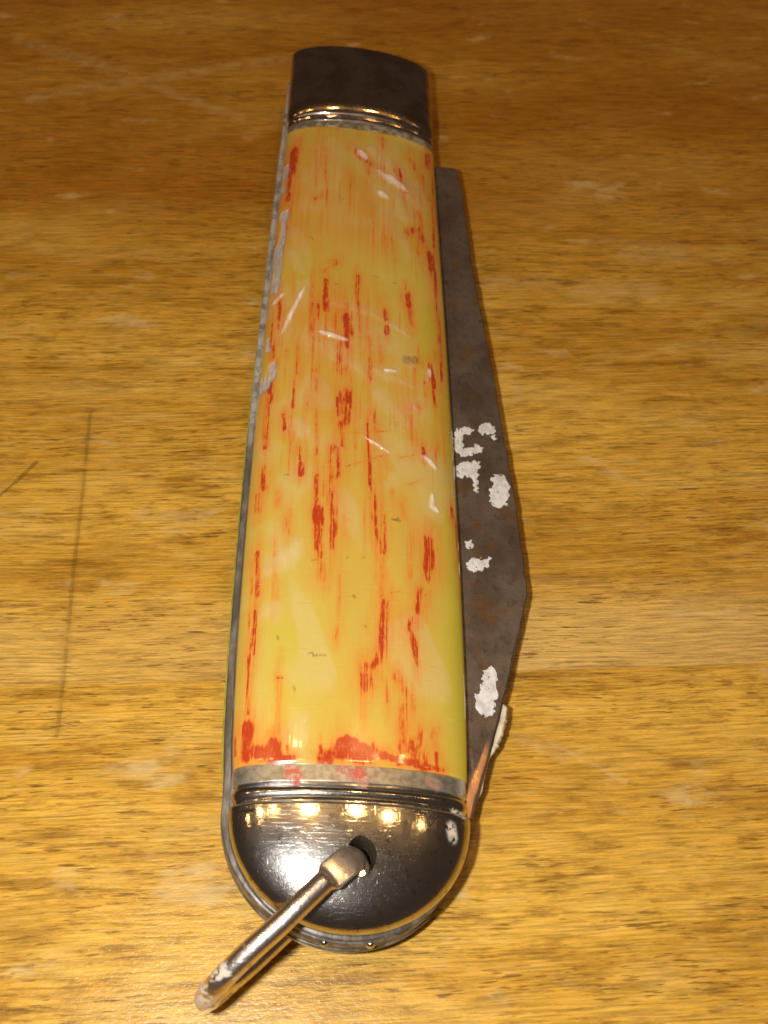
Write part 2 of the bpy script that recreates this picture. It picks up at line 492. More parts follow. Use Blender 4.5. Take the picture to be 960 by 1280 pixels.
# ------------------------------------------------------------------ materials
def wood_material():
    m = NT('varnished_wood')
    rnd = m.n('ShaderNodeObjectInfo').outputs['Random']
    offv = m.n('ShaderNodeCombineXYZ')
    m.put(offv.inputs[0], m.math('MULTIPLY', rnd, .33)); m.put(offv.inputs[1], m.math('MULTIPLY', rnd, .071))
    add = m.n('ShaderNodeVectorMath', operation='ADD')
    tc = m.n('ShaderNodeTexCoord').outputs['Object']
    m.link(tc, add.inputs[0]); m.link(offv.outputs[0], add.inputs[1])
    plain = m.n('ShaderNodeVectorMath', operation='SCALE'); m.link(tc, plain.inputs[0]); plain.inputs['Scale'].default_value = 1000
    plain = plain.outputs[0]
    # gentle waviness of the fibres
    m._tc = add.outputs[0]
    wv = m.noise(m.coords(.035, .05), 2)
    wvy = m.n('ShaderNodeCombineXYZ'); m.put(wvy.inputs[1], m.math('MULTIPLY', m.math('SUBTRACT', wv, .5), .0014))
    add2 = m.n('ShaderNodeVectorMath', operation='ADD'); m.link(add.outputs[0], add2.inputs[0]); m.link(wvy.outputs[0], add2.inputs[1])
    m._tc = add2.outputs[0]
    broad = m.noise(m.coords(.012, .11, off=(3, 1, 0)), 3)
    streak = m.noise(m.coords(.10, .62, off=(1, 5, 0)), 4, .68)
    mottle = m.noise(m.coords(.26, .80, off=(7, 2, 0)), 4, .68)
    fibre = m.noise(m.coords(.22, 4.9, off=(2, 9, 0)), 4, .7)
    p1 = m.noise(m.coords(.27, 2.7, off=(11, 4, 0)), 3, .58)
    p2 = m.noise(m.coords(.46, 4.4, off=(5, 21, 0)), 2, .55)
    p3 = m.noise(m.coords(.055, 2.6, off=(25, 2, 0)), 2, .5)
    pmask = m.noise(m.coords(.05, .16, off=(15, 8, 0)), 2)
    col = m.mix(m.ramp(broad, .33, .68), (.66, .385, .052), (.51, .262, .025))
    col = m.mix(m.math('MULTIPLY', m.ramp(streak, .50, .72), .55), col, (.56, .34, .080))
    col = m.mix(m.math('MULTIPLY', m.ramp(streak, .50, .30), .72), col, (.235, .105, .010))
    col = m.mix(m.math('MULTIPLY', m.ramp(mottle, .50, .72), .50), col, (.64, .41, .10))
    col = m.mix(m.math('MULTIPLY', m.ramp(mottle, .50, .28), .66), col, (.235, .105, .012))
    cloud = m.noise(m.coords(.045, .12, off=(17, 33, 0)), 3, .6)
    col = m.mix(m.math('MULTIPLY', m.ramp(cloud, .50, .68), .42), col, (.70, .47, .125))
    col = m.mix(m.math('MULTIPLY', m.ramp(cloud, .46, .30), .45), col, (.33, .155, .014))
    # pale sapwood strip along the edge of the middle board
    sep = m.n('ShaderNodeSeparateXYZ'); m.link(plain, sep.inputs[0])
    vy = m.math('ADD', sep.outputs[1], m.math('MULTIPLY', m.math('SUBTRACT', streak, .5), 6.0))
    band = m.math('MULTIPLY', m.ramp(vy, 20.5, 15.0), m.ramp(sep.outputs[1], 10.70, 10.76))
    bx = m.ramp(sep.outputs[0], -45, 18, .22, 1.0)
    col = m.mix(m.math('MULTIPLY', m.math('MULTIPLY', band, bx), .62), col, (.60, .40, .135))
    # the boards beyond the middle one are a redder, darker stain
    far = m.ramp(m.math('ADD', sep.outputs[1], m.math('MULTIPLY', m.math('SUBTRACT', mottle, .5), 26.0)), 56.0, 74.0)
    farn = m.ramp(m.noise(m.coords(.018, .035, off=(2, 6, 0)), 2), .35, .62, .45, 1.0)
    col = m.mix(m.math('MULTIPLY', m.math('MULTIPLY', far, farn), .72), col, (.34, .120, .005))
    # fibres and dark pores
    fm = m.ramp(fibre, .28, .72, .62, 1.30)
    fc = m.n('ShaderNodeCombineColor')
    for i in range(3):
        m.put(fc.inputs[i], fm)
    col = m.mix(1.0, col, fc.outputs[0], 'MULTIPLY')
    pore = m.math('MAXIMUM', m.ramp(p1, .59, .67), m.math('MULTIPLY', m.ramp(p2, .60, .66), .8))
    pore = m.math('MAXIMUM', pore, m.math('MULTIPLY', m.ramp(p3, .64, .70), .6))
    pore = m.math('MULTIPLY', pore, m.ramp(pmask, .36, .60, .28, 1.0))
    col = m.mix(m.math('MULTIPLY', pore, .74), col, (.095, .034, .005))
    # worn pale patches where the varnish is rubbed
    rub = m.noise(m.coords(.10, .22, off=(31, 14, 0)), 4, .65)
    col = m.mix(m.math('MULTIPLY', m.ramp(rub, .59, .72), .55), col, (.66, .49, .22))
    # pale scratches at the far left
    fz = m.noise(m.coords(.6, .6, off=(4, 44, 0)), 3)
    pale = None
    for a, b, wd, fu in (((-40.0, 105.8), (-26.2, 98.4), .5, 1.3), ((-26.2, 98.4), (-10.6, 88.3), .3, 1.2),
                         ((-36.8, 92.6), (-5.1, 102.0), .35, 1.2), ((34.0, 63.0), (39.0, 62.7), .8, 2.2),
                         ((27.5, 56.4), (34.5, 57.0), .5, 2.0), ((-18.0, 27.6), (-12.8, 26.9), .2, 1.0),
                         ((17.0, 58.0), (24.5, 58.3), .3, 1.4), ((16.0, 4.4), (21.5, .9), .05, .35),
                         ((13.5, 5.0), (17, 3.0), .1, .7)):
        s = m.seg(plain, a, b, wd, fu)
        pale = s if pale is None else m.math('MAXIMUM', pale, s)
    col = m.mix(m.math('MULTIPLY', m.math('MULTIPLY', pale, m.ramp(fz, .25, .70)), .38), col, (.62, .46, .20))
    # the long crack beside the knife and a dark nick left of it
    crack = None
    pts = [(-23.86, 40.06), (-23.5, 30.9), (-23.3, 21.2), (-22.95, 12.7), (-22.8, 6.4)]
    for a, b in zip(pts[:-1], pts[1:]):
        s = m.seg(plain, a, b, .05, .16)
        crack = s if crack is None else m.math('MAXIMUM', crack, s)
    halo = m.seg(plain, (-23.86, 40.06), (-22.8, 6.4), .1, .55)
    nick = m.math('MAXIMUM', m.seg(plain, (-28.2, 33.9), (-29.7, 31.7), .10, .25), m.seg(plain, (-29.7, 31.7), (-31, 30.0), .02, .2))
    crack = m.math('MULTIPLY', crack, m.ramp(fz, .32, .58, .15, 1))
    col = m.mix(m.math('MULTIPLY', m.math('MAXIMUM', m.math('MULTIPLY', crack, .48), m.math('MULTIPLY', nick, .7)), .62), col, (.07, .03, .006))
    col = m.mix(m.math('MULTIPLY', halo, .16), col, (.16, .075, .014))
    rough = m.mixf(m.ramp(rub, .55, .75), .27, .48)
    rough = m.math('ADD', rough, m.math('MULTIPLY', m.math('SUBTRACT', fibre, .5), .25))
    grit = m.noise(m.coords(2.6, 4.5, off=(3, 3, 0)), 3, .6)
    rough = m.mixf(m.ramp(grit, .62, .68), rough, .16)
    nrm = m.bump(m.math('SUBTRACT', m.math('MULTIPLY_ADD', fibre, .5, m.math('MULTIPLY', grit, .8)), m.math('MULTIPLY', m.math('MAXIMUM', crack, nick), 1.4)), .6, .08)
    m.set(Base_Color=col, Roughness=rough, Normal=nrm)
    m.b.inputs['Specular IOR Level'].default_value = .36
    return m.mat


def nickel_material(name='nickel_plate', c1=(.68, .66, .645), c2=(.48, .455, .435), worn=(.17, .50), wornrough=.28, dents=.085):
    """polished plate: a sharp lobe and a worn, scuffed lobe"""
    m = NT(name)
    matte = m.attr('matte'); residue = m.attr('residue'); redres = m.attr('red_residue')
    n1 = m.noise(m.coords(.35, .35), 4, .6)
    n2 = m.noise(m.coords(2.2, 2.2, off=(5, 5, 5)), 3, .6)
    n3 = m.noise(m.coords(7.5, 7.5, off=(9, 1, 5)), 2, .6)
    scr = m.noise(m.coords(.6, 10, off=(2, 1, 0), rz=.7), 2, .6)
    scr2 = m.noise(m.coords(9, .6, off=(2, 1, 0), rz=.35), 2, .6)
    res = m.math('MAXIMUM', m.math('MULTIPLY', residue, m.ramp(n2, .38, .5)), m.math('MULTIPLY', redres, m.ramp(n2, .36, .55)))
    col = m.mix(m.ramp(n1, .35, .65), c1, c2)
    col = m.mix(m.ramp(n2, .58, .72), col, (.38, .335, .30))
    dull = m.mix(m.ramp(n2, .35, .65), (.46, .43, .37), (.31, .28, .22))
    col = m.mix(matte, col, dull)
    col = m.mix(m.math('MULTIPLY', residue, m.ramp(n2, .38, .5)), col, (.62, .56, .46))
    col = m.mix(m.math('MULTIPLY', redres, m.ramp(n2, .36, .55)), col, (.55, .09, .03))
    r = m.ramp(n1, .3, .7, .055, .10)
    r = m.mixf(matte, r, .42)
    r = m.mixf(res, r, .7)
    met = m.math('SUBTRACT', m.math('SUBTRACT', 1.0, res), m.math('MULTIPLY', matte, .25), clamp=True)
    hgt = m.math('MULTIPLY_ADD', m.ramp(scr, .56, .74), .35, m.math('MULTIPLY', m.ramp(scr2, .58, .78), .30))
    hgt = m.math('ADD', hgt, m.math('MULTIPLY_ADD', n2, .55, m.math('MULTIPLY', n3, .45)))
    nrm = m.bump(hgt, dents, .06)
    nrm2 = m.bump(hgt, .34, .06)
    m.set(Base_Color=col, Roughness=r, Metallic=met, Normal=nrm)
    b2 = m.n('ShaderNodeBsdfPrincipled')
    m.put(b2.inputs['Base Color'], col); m.put(b2.inputs['Metallic'], met); m.put(b2.inputs['Normal'], nrm2)
    m.put(b2.inputs['Roughness'], m.mixf(res, wornrough, .7))
    mx = m.n('ShaderNodeMixShader')
    m.put(mx.inputs[0], m.ramp(n1, .32, .68, worn[0], worn[1]))
    m.link(m.b.outputs[0], mx.inputs[1]); m.link(b2.outputs[0], mx.inputs[2])
    m.link(mx.outputs[0], m.t.nodes['Material Output'].inputs['Surface'])
    return m.mat


def steel_material():
    m = NT('worn_spring_steel')
    n1 = m.noise(m.coords(1.2, .25), 4, .6)
    n2 = m.noise(m.coords(.8, .8, off=(2, 8, 4)), 4, .65)
    line = m.noise(m.coords(3, .12, 9, off=(2, 8, 4)), 2, .5)
    sep = m.n('ShaderNodeSeparateXYZ'); m.link(m.obj(), sep.inputs[0])
    col = m.mix(m.ramp(n1, .30, .70), (.44, .42, .40), (.36, .34, .32))
    col = m.mix(m.math('MULTIPLY', m.ramp(line, .55, .7), .35), col, (.06, .05, .04))
    up = m.ramp(sep.outputs[1], .026, .036)
    white = m.math('MULTIPLY', m.ramp(n2, .36, .56), up)
    col = m.mix(m.math('MULTIPLY', white, .6), col, (.50, .485, .47))
    col = m.mix(m.math('MULTIPLY', m.math('SUBTRACT', 1.0, up), m.ramp(n1, .34, .60, .35, .85)), col, (.105, .088, .070))
    m.set(Base_Color=col, Roughness=m.ramp(n2, .3, .7, .32, .55), Metallic=m.math('SUBTRACT', .55, m.math('MULTIPLY', white, .4)),
          Normal=m.bump(n2, .1, .08))
    return m.mat


def blade_material():
    m = NT('stained_blade_steel')
    n1 = m.noise(m.coords(.22, .16), 4, .62)
    n2 = m.noise(m.coords(1.1, .9, off=(4, 2, 0)), 4, .65)
    n3 = m.noise(m.coords(4, 4, off=(1, 2, 7)), 2, .6)
    scr = m.noise(m.coords(6.0, .35, off=(8, 1, 0), rz=.45), 3, .6)
    scr2 = m.noise(m.coords(5.0, .30, off=(3, 1, 0), rz=-.35), 3, .6)
    sep = m.n('ShaderNodeSeparateXYZ'); m.link(m.obj(), sep.inputs[0])
    low = m.ramp(sep.outputs[1], .024, .004)
    col = m.mix(m.ramp(n1, .35, .65), (.150, .122, .104), (.092, .069, .054))
    col = m.mix(m.math('MULTIPLY', m.ramp(n2, .52, .70), .60), col, (.050, .032, .022))
    rust = m.noise(m.coords(.45, .30, off=(14, 3, 0)), 3, .65)
    col = m.mix(m.math('MULTIPLY', m.ramp(rust, .52, .68), .55), col, (.150, .068, .014))
    col = m.mix(m.math('MULTIPLY', m.math('MULTIPLY', m.ramp(scr, .60, .74), low), .50), col, (.34, .24, .18))
    col = m.mix(m.math('MULTIPLY', m.math('MULTIPLY', m.ramp(scr2, .62, .74), low), .35), col, (.34, .24, .18))
    col = m.mix(m.math('MULTIPLY', m.ramp(n3, .64, .76), .7), col, (.030, .018, .012))
    col = m.mix(m.attr('bare_glint'), col, (.62, .36, .22))  # orange lamp glint put into the colour of the bare tip edge
    met = m.mixf(m.attr('bare_glint'), .45, 1.0)
    m.set(Base_Color=col, Metallic=met, Roughness=m.mixf(m.attr('bare_glint'), m.ramp(n2, .3, .7, .34, .58), .26),
          Normal=m.bump(m.math('ADD', m.math('MULTIPLY', n3, .5), n2), .3, .10))
    m.b.inputs['Specular IOR Level'].default_value = .35
    return m.mat


def celluloid_material():
    m = NT('yellow_pearl_celluloid')
    red = m.attr('red'); pearl_glint = m.attr('pearl_glint'); chip = m.attr('chip'); dark = m.attr('speck'); wash = m.attr('wash'); lime = m.attr('lime')
    n1 = m.noise(m.coords(.10, .05), 3)
    fine = m.noise(m.coords(7, 1.1, off=(3, 5, 0)), 3, .6)
    vf = m.noise(m.coords(9, .35, off=(13, 5, 0)), 2, .6)
    col = m.mix(m.ramp(n1, .35, .65), (.625, .480, .088), (.625, .435, .072))
    col = m.mix(lime, col, (.54, .475, .045))
    col = m.mix(m.math('MULTIPLY', pearl_glint, .88), col, m.mix(m.ramp(pearl_glint, .45, .90), (.70, .575, .34), (.95, .91, .84)))  # pearl tone and painted highlights share this pale colour
    wsh = m.math('MULTIPLY', wash, m.ramp(vf, .25, .75, .55, 1.1), clamp=True)
    col = m.mix(wsh, col, (.70, .225, .032))
    rr = m.math('MULTIPLY', red, m.ramp(fine, .22, .60, .55, 1.10), clamp=True)
    rc = m.mix(m.ramp(rr, .42, 1.0), (.74, .185, .025), (.47, .026, .008))
    col = m.mix(m.math('MULTIPLY', m.math('MINIMUM', m.math('MULTIPLY', rr, 1.25), 1.0), .93), col, rc)
    col = m.mix(m.math('MULTIPLY', m.ramp(m.attr('glint'), .30, 1.10), .58), col, (.95, .91, .85))  # glints painted on as near-white colour
    col = m.mix(chip, col, m.mix(m.ramp(fine, .3, .7), (.58, .53, .52), (.36, .33, .33)))
    col = m.mix(m.math('MULTIPLY', dark, m.ramp(fine, .3, .7, .3, .9)), col, (.10, .065, .02))
    # fine handling scratches, some pale and some dirty
    hs1 = m.ramp(m.noise(m.coords(.55, 11, off=(2, 1, 0), rz=.45), 2, .55), .66, .74)
    hs2 = m.ramp(m.noise(m.coords(.5, 10, off=(12, 1, 0), rz=-.6), 2, .55), .67, .74)
    hs3 = m.ramp(m.noise(m.coords(5.5, 4.0, off=(8, 1, 0)), 2, .6), .70, .78)
    col = m.mix(m.math('MULTIPLY', hs1, .22), col, (.85, .70, .45))
    col = m.mix(m.math('MULTIPLY', hs2, .25), col, (.42, .16, .03))
    col = m.mix(m.math('MULTIPLY', hs3, .35), col, (.30, .16, .03))
    rough = m.mixf(chip, m.mixf(m.ramp(rr, .3, .9), .12, .22), .6)
    scr = m.noise(m.coords(.5, 7, off=(2, 1, 0), rz=.5), 3, .6)
    big = m.noise(m.coords(.14, .09, off=(22, 1, 0)), 2, .5)
    hgt = m.math('MULTIPLY_ADD', big, .9, m.math('MULTIPLY', m.ramp(scr, .66, .8), .03))
    hgt = m.math('ADD', hgt, m.math('MULTIPLY', chip, -.25))
    nrm = m.bump(hgt, .3, .4)
    m.set(Base_Color=col, Roughness=rough, Normal=nrm)
    m.b.inputs['Specular IOR Level'].default_value = .5
    m.b.inputs['Coat Weight'].default_value = .6
    m.b.inputs['Coat Roughness'].default_value = .06
    return m.mat


def paint_material(name, c1, c2):
    m = NT(name)
    n = m.noise(m.coords(1.6, 1.1), 4, .65)
    f = m.noise(m.coords(7, 5, off=(4, 4, 4)), 2, .6)
    m.set(Base_Color=m.mix(m.ramp(n, .38, .66), c1, c2), Roughness=.7, Normal=m.bump(f, .5, .08, m.bump(n, .4, .12)))
    return m.mat


WOOD = wood_material()
NICKEL = nickel_material()
WIRE = nickel_material('worn_nickel_wire', (.86, .77, .73), (.70, .61, .57), (.50, .78), .37)
CAP = nickel_material('dark_reflection_nickel', (.64, .53, .46), (.36, .275, .225), (.06, .40), .30, .08)  # the dark brown reflection on the far bolster is partly tinted in
STEEL = steel_material()
BLADE = blade_material()
CELL = celluloid_material()
BACKCELL = paint_material('olive_celluloid_edge', (.36, .33, .03), (.26, .22, .03))
BACKCELL.node_tree.nodes['Principled BSDF'].inputs['Roughness'].default_value = .3
PAINT = paint_material('dried_white_paint', (.74, .74, .73), (.54, .54, .55))
CREAM = paint_material('cream_paint_drip', (.72, .66, .50), (.55, .49, .36))
HOLE = paint_material('shaded_hole_wall', (.05, .040, .014), (.012, .009, .006))  # shade inside the bail hole, painted as a near-black wall

# ------------------------------------------------------------------ the table: boards glued edge to edge
table = bpy.data.objects.new('table_top', None)
scene.collection.objects.link(table)
table.rotation_euler = (0, 0, math.radians(2.9))
table['kind'] = 'structure'


def board(v0, v1, u0=-330.0, u1=330.0, thick=22.0):
    bev = .010
    prof = [(v0 + .004, -thick), (v0 + .004, -bev), (v0 + bev, 0), (v1 - bev, 0), (v1 - .004, -bev), (v1 - .004, -thick)]
    V = [(u * MM, v * MM, z * MM) for u in (u0, u1) for v, z in prof]
    n = len(prof)
    F = [tuple(range(n))[::-1], tuple(range(n, 2 * n))] + [(i, (i + 1) % n, n + (i + 1) % n, n + i) for i in range(n)]
    o = new_mesh('plank', V, F, WOOD, table, shade=False)
    return o


edges = [-148.5, -95.4, -42.3, 10.73, 64.2, 117.0, 170.2, 223.0, 276.3, 329.0]
for a, b in zip(edges[:-1], edges[1:]):
    board(a, b)

# ------------------------------------------------------------------ the pocket knife
knife = bpy.data.objects.new('pocket_knife', None)
scene.collection.objects.link(knife)
knife.rotation_euler = (0, PSI, 0)
knife['label'] = 'old pocket knife with yellow handle streaked in red, nickel bolsters, bail and stained blade'
knife['category'] = 'knife'
SHIFT = np.array((-math.sin(PSI) * T_UP, 0, math.cos(PSI) * T_UP))     # base of the thing lies on the table


def K(v):
    """knife millimetres (z = 0 is the upper shell edge) to the mesh coordinates under the Empty"""
    return [tuple((np.asarray(p, float) + SHIFT) * MM) for p in v]


W, H = 8.5, 2.3
LEN = 75.0
Y_END = 91.9
Y_ROUND, B_ROUND = -2.8, 8.1


def bump_y(y):
    t = np.clip(np.asarray(y, float) / LEN, 0, 1)
    return np.sin(math.pi * t ** .62)


def w_left(y): return W + .62 * bump_y(y)
def w_right(y): return W + .42 * bump_y(y)


def prof(r, e=.5, p=2.5): return (1 - np.clip(np.abs(r), 0, 1) ** p) ** e


def shell(name, rows, ns, mat, mirror=False, zb=-.12, base=0.0, pw=2.5):
    """closed stamped shell. rows: (y, half width left, half width right, height, (end offset 0..1))"""
    s = np.sin(np.linspace(-1, 1, ns) * math.pi / 2) * .55 + np.linspace(-1, 1, ns) * .45
    V = []; F = []
    for y, wl, wr, h, e in rows:
        k = math.sqrt(max(1e-6, 1 - e * e))
        x = np.where(s < 0, s * wl * k, s * wr * k)
        rho = np.sqrt((s * k) ** 2 + e * e)
        z = h * prof(rho, p=pw)
        V.append(np.stack([x, np.full(ns, y), z], 1))
    nr = len(rows)
    top = np.concatenate(V)
    bot = top.copy(); bot[:, 2] = zb
    V = np.concatenate([top, bot])
    if mirror:
        V[:, 2] = base - V[:, 2]
    N = nr * ns
    idx = np.arange(N).reshape(nr, ns)
    for j in range(nr - 1):
        a = idx[j, :-1]; b = idx[j, 1:]; c = idx[j + 1, 1:]; d = idx[j + 1, :-1]
        F += list(zip(a, b, c, d)); F += list(zip(a + N, d + N, c + N, b + N))
    for j in (0, nr - 1):
        a = idx[j, :-1]; b = idx[j, 1:]
        F += list(zip(a, a + N, b + N, b))
    for i in (0, ns - 1):
        a = idx[:-1, i]; b = idx[1:, i]
        F += list(zip(a, b, b + N, a + N))
    F = [tuple(int(q) for q in f) for f in F]
    return V, F


def groove(d):
    """relief of the stamped bolster lines, d mm from the scale"""
    d = np.asarray(d, float)
    g = np.where(d < 1.2, -.03, 0.0)
    g = np.where((d >= 1.2) & (d < 1.42), -.03 - .30 * smooth(1.2, 1.42, d), g)
    g = np.where((d >= 1.42) & (d < 2.42), -.33 + .36 * np.sin(math.pi * np.clip((d - 1.42) / 1.0, 0, 1)) ** .7, g)
    g = np.where((d >= 2.42) & (d < 2.55), -.34, g)
    g = np.where(d >= 2.55, -.34 + .62 * np.sin(math.pi / 2 * np.clip((d - 2.55) / .34, 0, 1)) ** .8, g)
    return g


def finish(name, V, F, mat, attrs=None, angle=38):
    o = new_mesh(name, K(V), F, mat, knife, angle=angle)
    return o


# bottom bolster -----------------------------------------------------------
rows = []
for y in np.concatenate([np.arange(0, 3.3, .05)]):
    g = float(groove(y))
    yy = -y
    e = max(0.0, (Y_ROUND - yy) / B_ROUND)
    rows.append((yy, W + g * .55 - .05, W + g * .55 - .05, H + g, e))
gl = float(groove(9))
for a in np.linspace(.06, math.pi / 2 - .02, 74):
    e = math.sin(a)
    yy = Y_ROUND - B_ROUND * e
    if yy < rows[-1][0] - .02:
        rows.append((yy, W + gl * .55 - .05, W + gl * .55 - .05, H + gl + .05, e))
V, F = shell('bottom_bolster', rows, 150, NICKEL, pw=1.95)
HX, HY, HA, HB = .42, -6.32, 1.02, 1.30
me = bpy.data.meshes.new('bottom_bolster')
me.from_pydata(K(V), [], F)
bm = bmesh.new(); bm.from_mesh(me)
bm.verts.ensure_lookup_table()
nloc = V
top_n = len(V) // 2
kill = []
for f in bm.faces:
    if all(v.index < top_n for v in f.verts):
        c = np.mean([nloc[v.index] for v in f.verts], axis=0)
        if ((c[0] - HX) / HA) ** 2 + ((c[1] - HY) / HB) ** 2 < 1 and c[2] > .3:
            kill.append(f)
bmesh.ops.delete(bm, geom=kill, context='FACES')
rim = [e for e in bm.edges if e.is_boundary]
for v in {v for e in rim for v in e.verts}:
    p = np.array(v.co) / MM - SHIFT
    a = math.atan2((p[1] - HY) / HB, (p[0] - HX) / HA)
    v.co.x = (HX + HA * math.cos(a) + SHIFT[0]) * MM
    v.co.y = (HY + HB * math.sin(a)) * MM
for step, (dz, sc) in enumerate(((-.10, .955), (-.9, .93), (-2.2, .93))):
    r = bmesh.ops.extrude_edge_only(bm, edges=rim)
    nv = [g for g in r['geom'] if isinstance(g, bmesh.types.BMVert)]
    rim = [g for g in r['geom'] if isinstance(g, bmesh.types.BMEdge)]
    prev = 0 if step == 0 else (-.10, -.9)[step - 1]
    for v in nv:
        p = np.array(v.co) / MM - SHIFT
        k = sc / (1 if step == 0 else (.955, .93)[step - 1])
        v.co.x = (HX + (p[0] - HX) * k + SHIFT[0]) * MM
        v.co.y = (HY + (p[1] - HY) * k) * MM
        v.co.z += (dz - prev) * MM
    if step > 0:
        for f in {f for e in rim for f in e.link_faces}:
            f.material_index = 1
bmesh.ops.recalc_face_normals(bm, faces=bm.faces[:])
bm.to_mesh(me); bm.free()
me.polygons.foreach_set('use_smooth', [True] * len(me.polygons))
me.set_sharp_from_angle(angle=math.radians(38))
me.materials.append(NICKEL); me.materials.append(HOLE)
bb = bpy.data.objects.new('bottom_bolster', me); scene.collection.objects.link(bb); bb.parent = knife
P = np.array([v.co for v in me.vertices]) / MM - SHIFT
X, Y = P[:, 0], P[:, 1]
m1 = smooth(-1.32, -1.2, Y)
m2 = .8 * smooth(.14, .0, np.abs(Y + 2.75))
set_attr(me, 'matte', np.maximum(m1, m2))
set_attr(me, 'residue', np.maximum.reduce([stroke_mask(X, Y, [([(6.9, -3.9), (7.0, -4.4)], .7, 1.0), ([(7.2, -2.55), (7.9, -2.7)], .35, .8)], seed=4),
                                           .6 * smooth(7.3, 8.2, X) * m1]))
set_attr(me, 'red_residue', stroke_mask(X, Y, [([(-4.55, -.55), (-4.1, -.9)], .8, .9), ([(-1.0, -.45), (.5, -.75)], .75, .6),
                                               ([(.1, -.5), (.45, -.8)], .8, .9), ([(5.3, -.6), (5.9, -.8)], .5, .5)], seed=5))
bb['label'] = 'rounded nickel bolster with a bail hole and stamped lines'

# top bolster ---------------------------------------------------------------
rows = []
R = 1.1
ys = np.concatenate([np.arange(0, 4.5, .05), np.arange(4.6, Y_END - LEN - R, .5), Y_END - LEN - R + R * np.sin(np.linspace(0, math.pi / 2, 14))])
for d in ys:
    g = float(groove(d / 1.12)) * 1.35 if d < 2.86 else -.46 + .74 * math.sqrt(max(0, 1 - (1 - min(1, (d - 2.86) / 1.5)) ** 2))
    q = max(0.0, (d - (Y_END - LEN - R)) / R)
    k = 1 - math.sqrt(max(0, 1 - q * q))
    sag = .22 * math.sin(math.pi * d / (Y_END - LEN))
    rows.append((LEN + d, W + g * .5 - .05 - .28 * k, W + g * .5 - .05 - .28 * k, H + g + sag - .75 * k, 0))
V, F = shell('top_bolster', rows, 110, NICKEL, pw=2.0)
tb = finish('top_bolster', V, F, CAP)
X, Y = V[:, 0], V[:, 1]
set_attr(tb.data, 'matte', smooth(LEN + 1.5, LEN + 1.35, Y))
set_attr(tb.data, 'residue', .35 * smooth(LEN + 1.32, LEN + 1.2, Y) * (vnoise(X * 2, Y * 2, 77) > .55) + .8 * smooth(.3, .05, np.abs(Y - LEN - .15)) * (vnoise(X * 1.4, Y * 1.4, 78) > .6))
set_attr(tb.data, 'red_residue', np.zeros(len(V)))
tb['label'] = 'dark reflecting square nickel bolster at the far end'

# the front scale -------------------------------------------------------------
NS, NY = 300, 800
s = np.sin(np.linspace(-1, 1, NS) * math.pi / 2) * .4 + np.linspace(-1, 1, NS) * .6
yy = np.linspace(-.02, LEN + .02, NY)
SS, YY = np.meshgrid(s, yy)
XX = np.where(SS < 0, SS * w_left(YY)[..., :], SS * w_right(YY))
hh = (H + .10) * (1 + .05 * bump_y(YY))
ZZ = hh * prof(SS)
edge = np.minimum(YY + .02, LEN + .02 - YY)
ZZ = ZZ - .10 * (1 - smooth(0, .22, edge)) * prof(SS)
red = stroke_mask(XX, YY, RED_STROKES, soft=.72, seed=21, jit=.48)
glint = stroke_mask(XX, YY, [(p, wd * 1.5 + .10, 1.0) for p, wd, st in PEARL_GLINT_STREAKS if st >= .7 and math.dist(p[0], p[-1]) > 2.6 * wd and wd < .75], soft=1.0, seed=31, jit=.28, taper=True)  # strokes of the painted glints, also raised as low ridges below
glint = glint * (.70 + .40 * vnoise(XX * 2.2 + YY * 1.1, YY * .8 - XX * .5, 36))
pearl_glint = np.maximum(glint, stroke_mask(XX, YY, [(p, wd * 1.4, st * .75) for p, wd, st in PEARL_GLINT_STREAKS], soft=.98, seed=32, jit=.6, taper=True))
pearl_glint = np.maximum(pearl_glint, .42 * stroke_mask(XX, YY, [(p, wd * 3 + .5, st) for p, wd, st in PEARL_GLINT_STREAKS if wd < .8], soft=.95, seed=33, jit=.9))
pearl_glint = np.maximum(pearl_glint, .30 * smooth(.60, .80, vnoise(XX * .45 + YY * .16, YY * .22 - XX * .1 + 7, 34)))
sheen = [([(.6, 72.4), (3.2, 68.5), (6.2, 63.0)], 2.6, .62), ([(2.2, 65.5), (5.2, 60.5)], 3.0, .45), ([(-6.2, 42.2), (-2.6, 40.2), (1.2, 36.6)], 1.8, .50),  # broad soft highlight bands, painted into the pale mask
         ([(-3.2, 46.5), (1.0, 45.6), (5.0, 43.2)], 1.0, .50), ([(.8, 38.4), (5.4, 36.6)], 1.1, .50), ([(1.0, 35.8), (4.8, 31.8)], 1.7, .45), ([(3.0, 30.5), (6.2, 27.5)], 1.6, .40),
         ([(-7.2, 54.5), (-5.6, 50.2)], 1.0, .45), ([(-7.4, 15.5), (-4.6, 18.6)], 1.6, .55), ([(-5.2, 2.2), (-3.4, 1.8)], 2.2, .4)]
pearl_glint = np.maximum(pearl_glint, stroke_mask(XX, YY, sheen, soft=.9, seed=37, jit=.7, taper=True))
pearl_glint = pearl_glint * (.80 + .30 * vnoise(XX * 3 + YY, YY * 1.2, 35))
chip = stroke_mask(XX, YY, CHIPPED_SPOTS, soft=.55, seed=41, jit=1.3)
speck = stroke_mask(XX, YY, DARK_SPECKS, soft=.5, seed=51, jit=.9)
# every stroke trails off into a longer, thinner smear along the handle
tails = []
for p, wd, st in RED_STROKES:
    if wd < .12:
        continue
    ya, yb = p[0], p[-1]
    up_, dn_ = (ya, yb) if ya[1] > yb[1] else (yb, ya)
    ext = .8 + .35 * abs(ya[1] - yb[1])
    tails.append(([(up_[0], up_[1] + ext), up_, dn_, (dn_[0], dn_[1] - ext * 1.2)], wd * 1.45 + .12, st * .46))
smear = stroke_mask(XX, YY, tails, soft=.9, seed=23, jit=.5, taper=True)
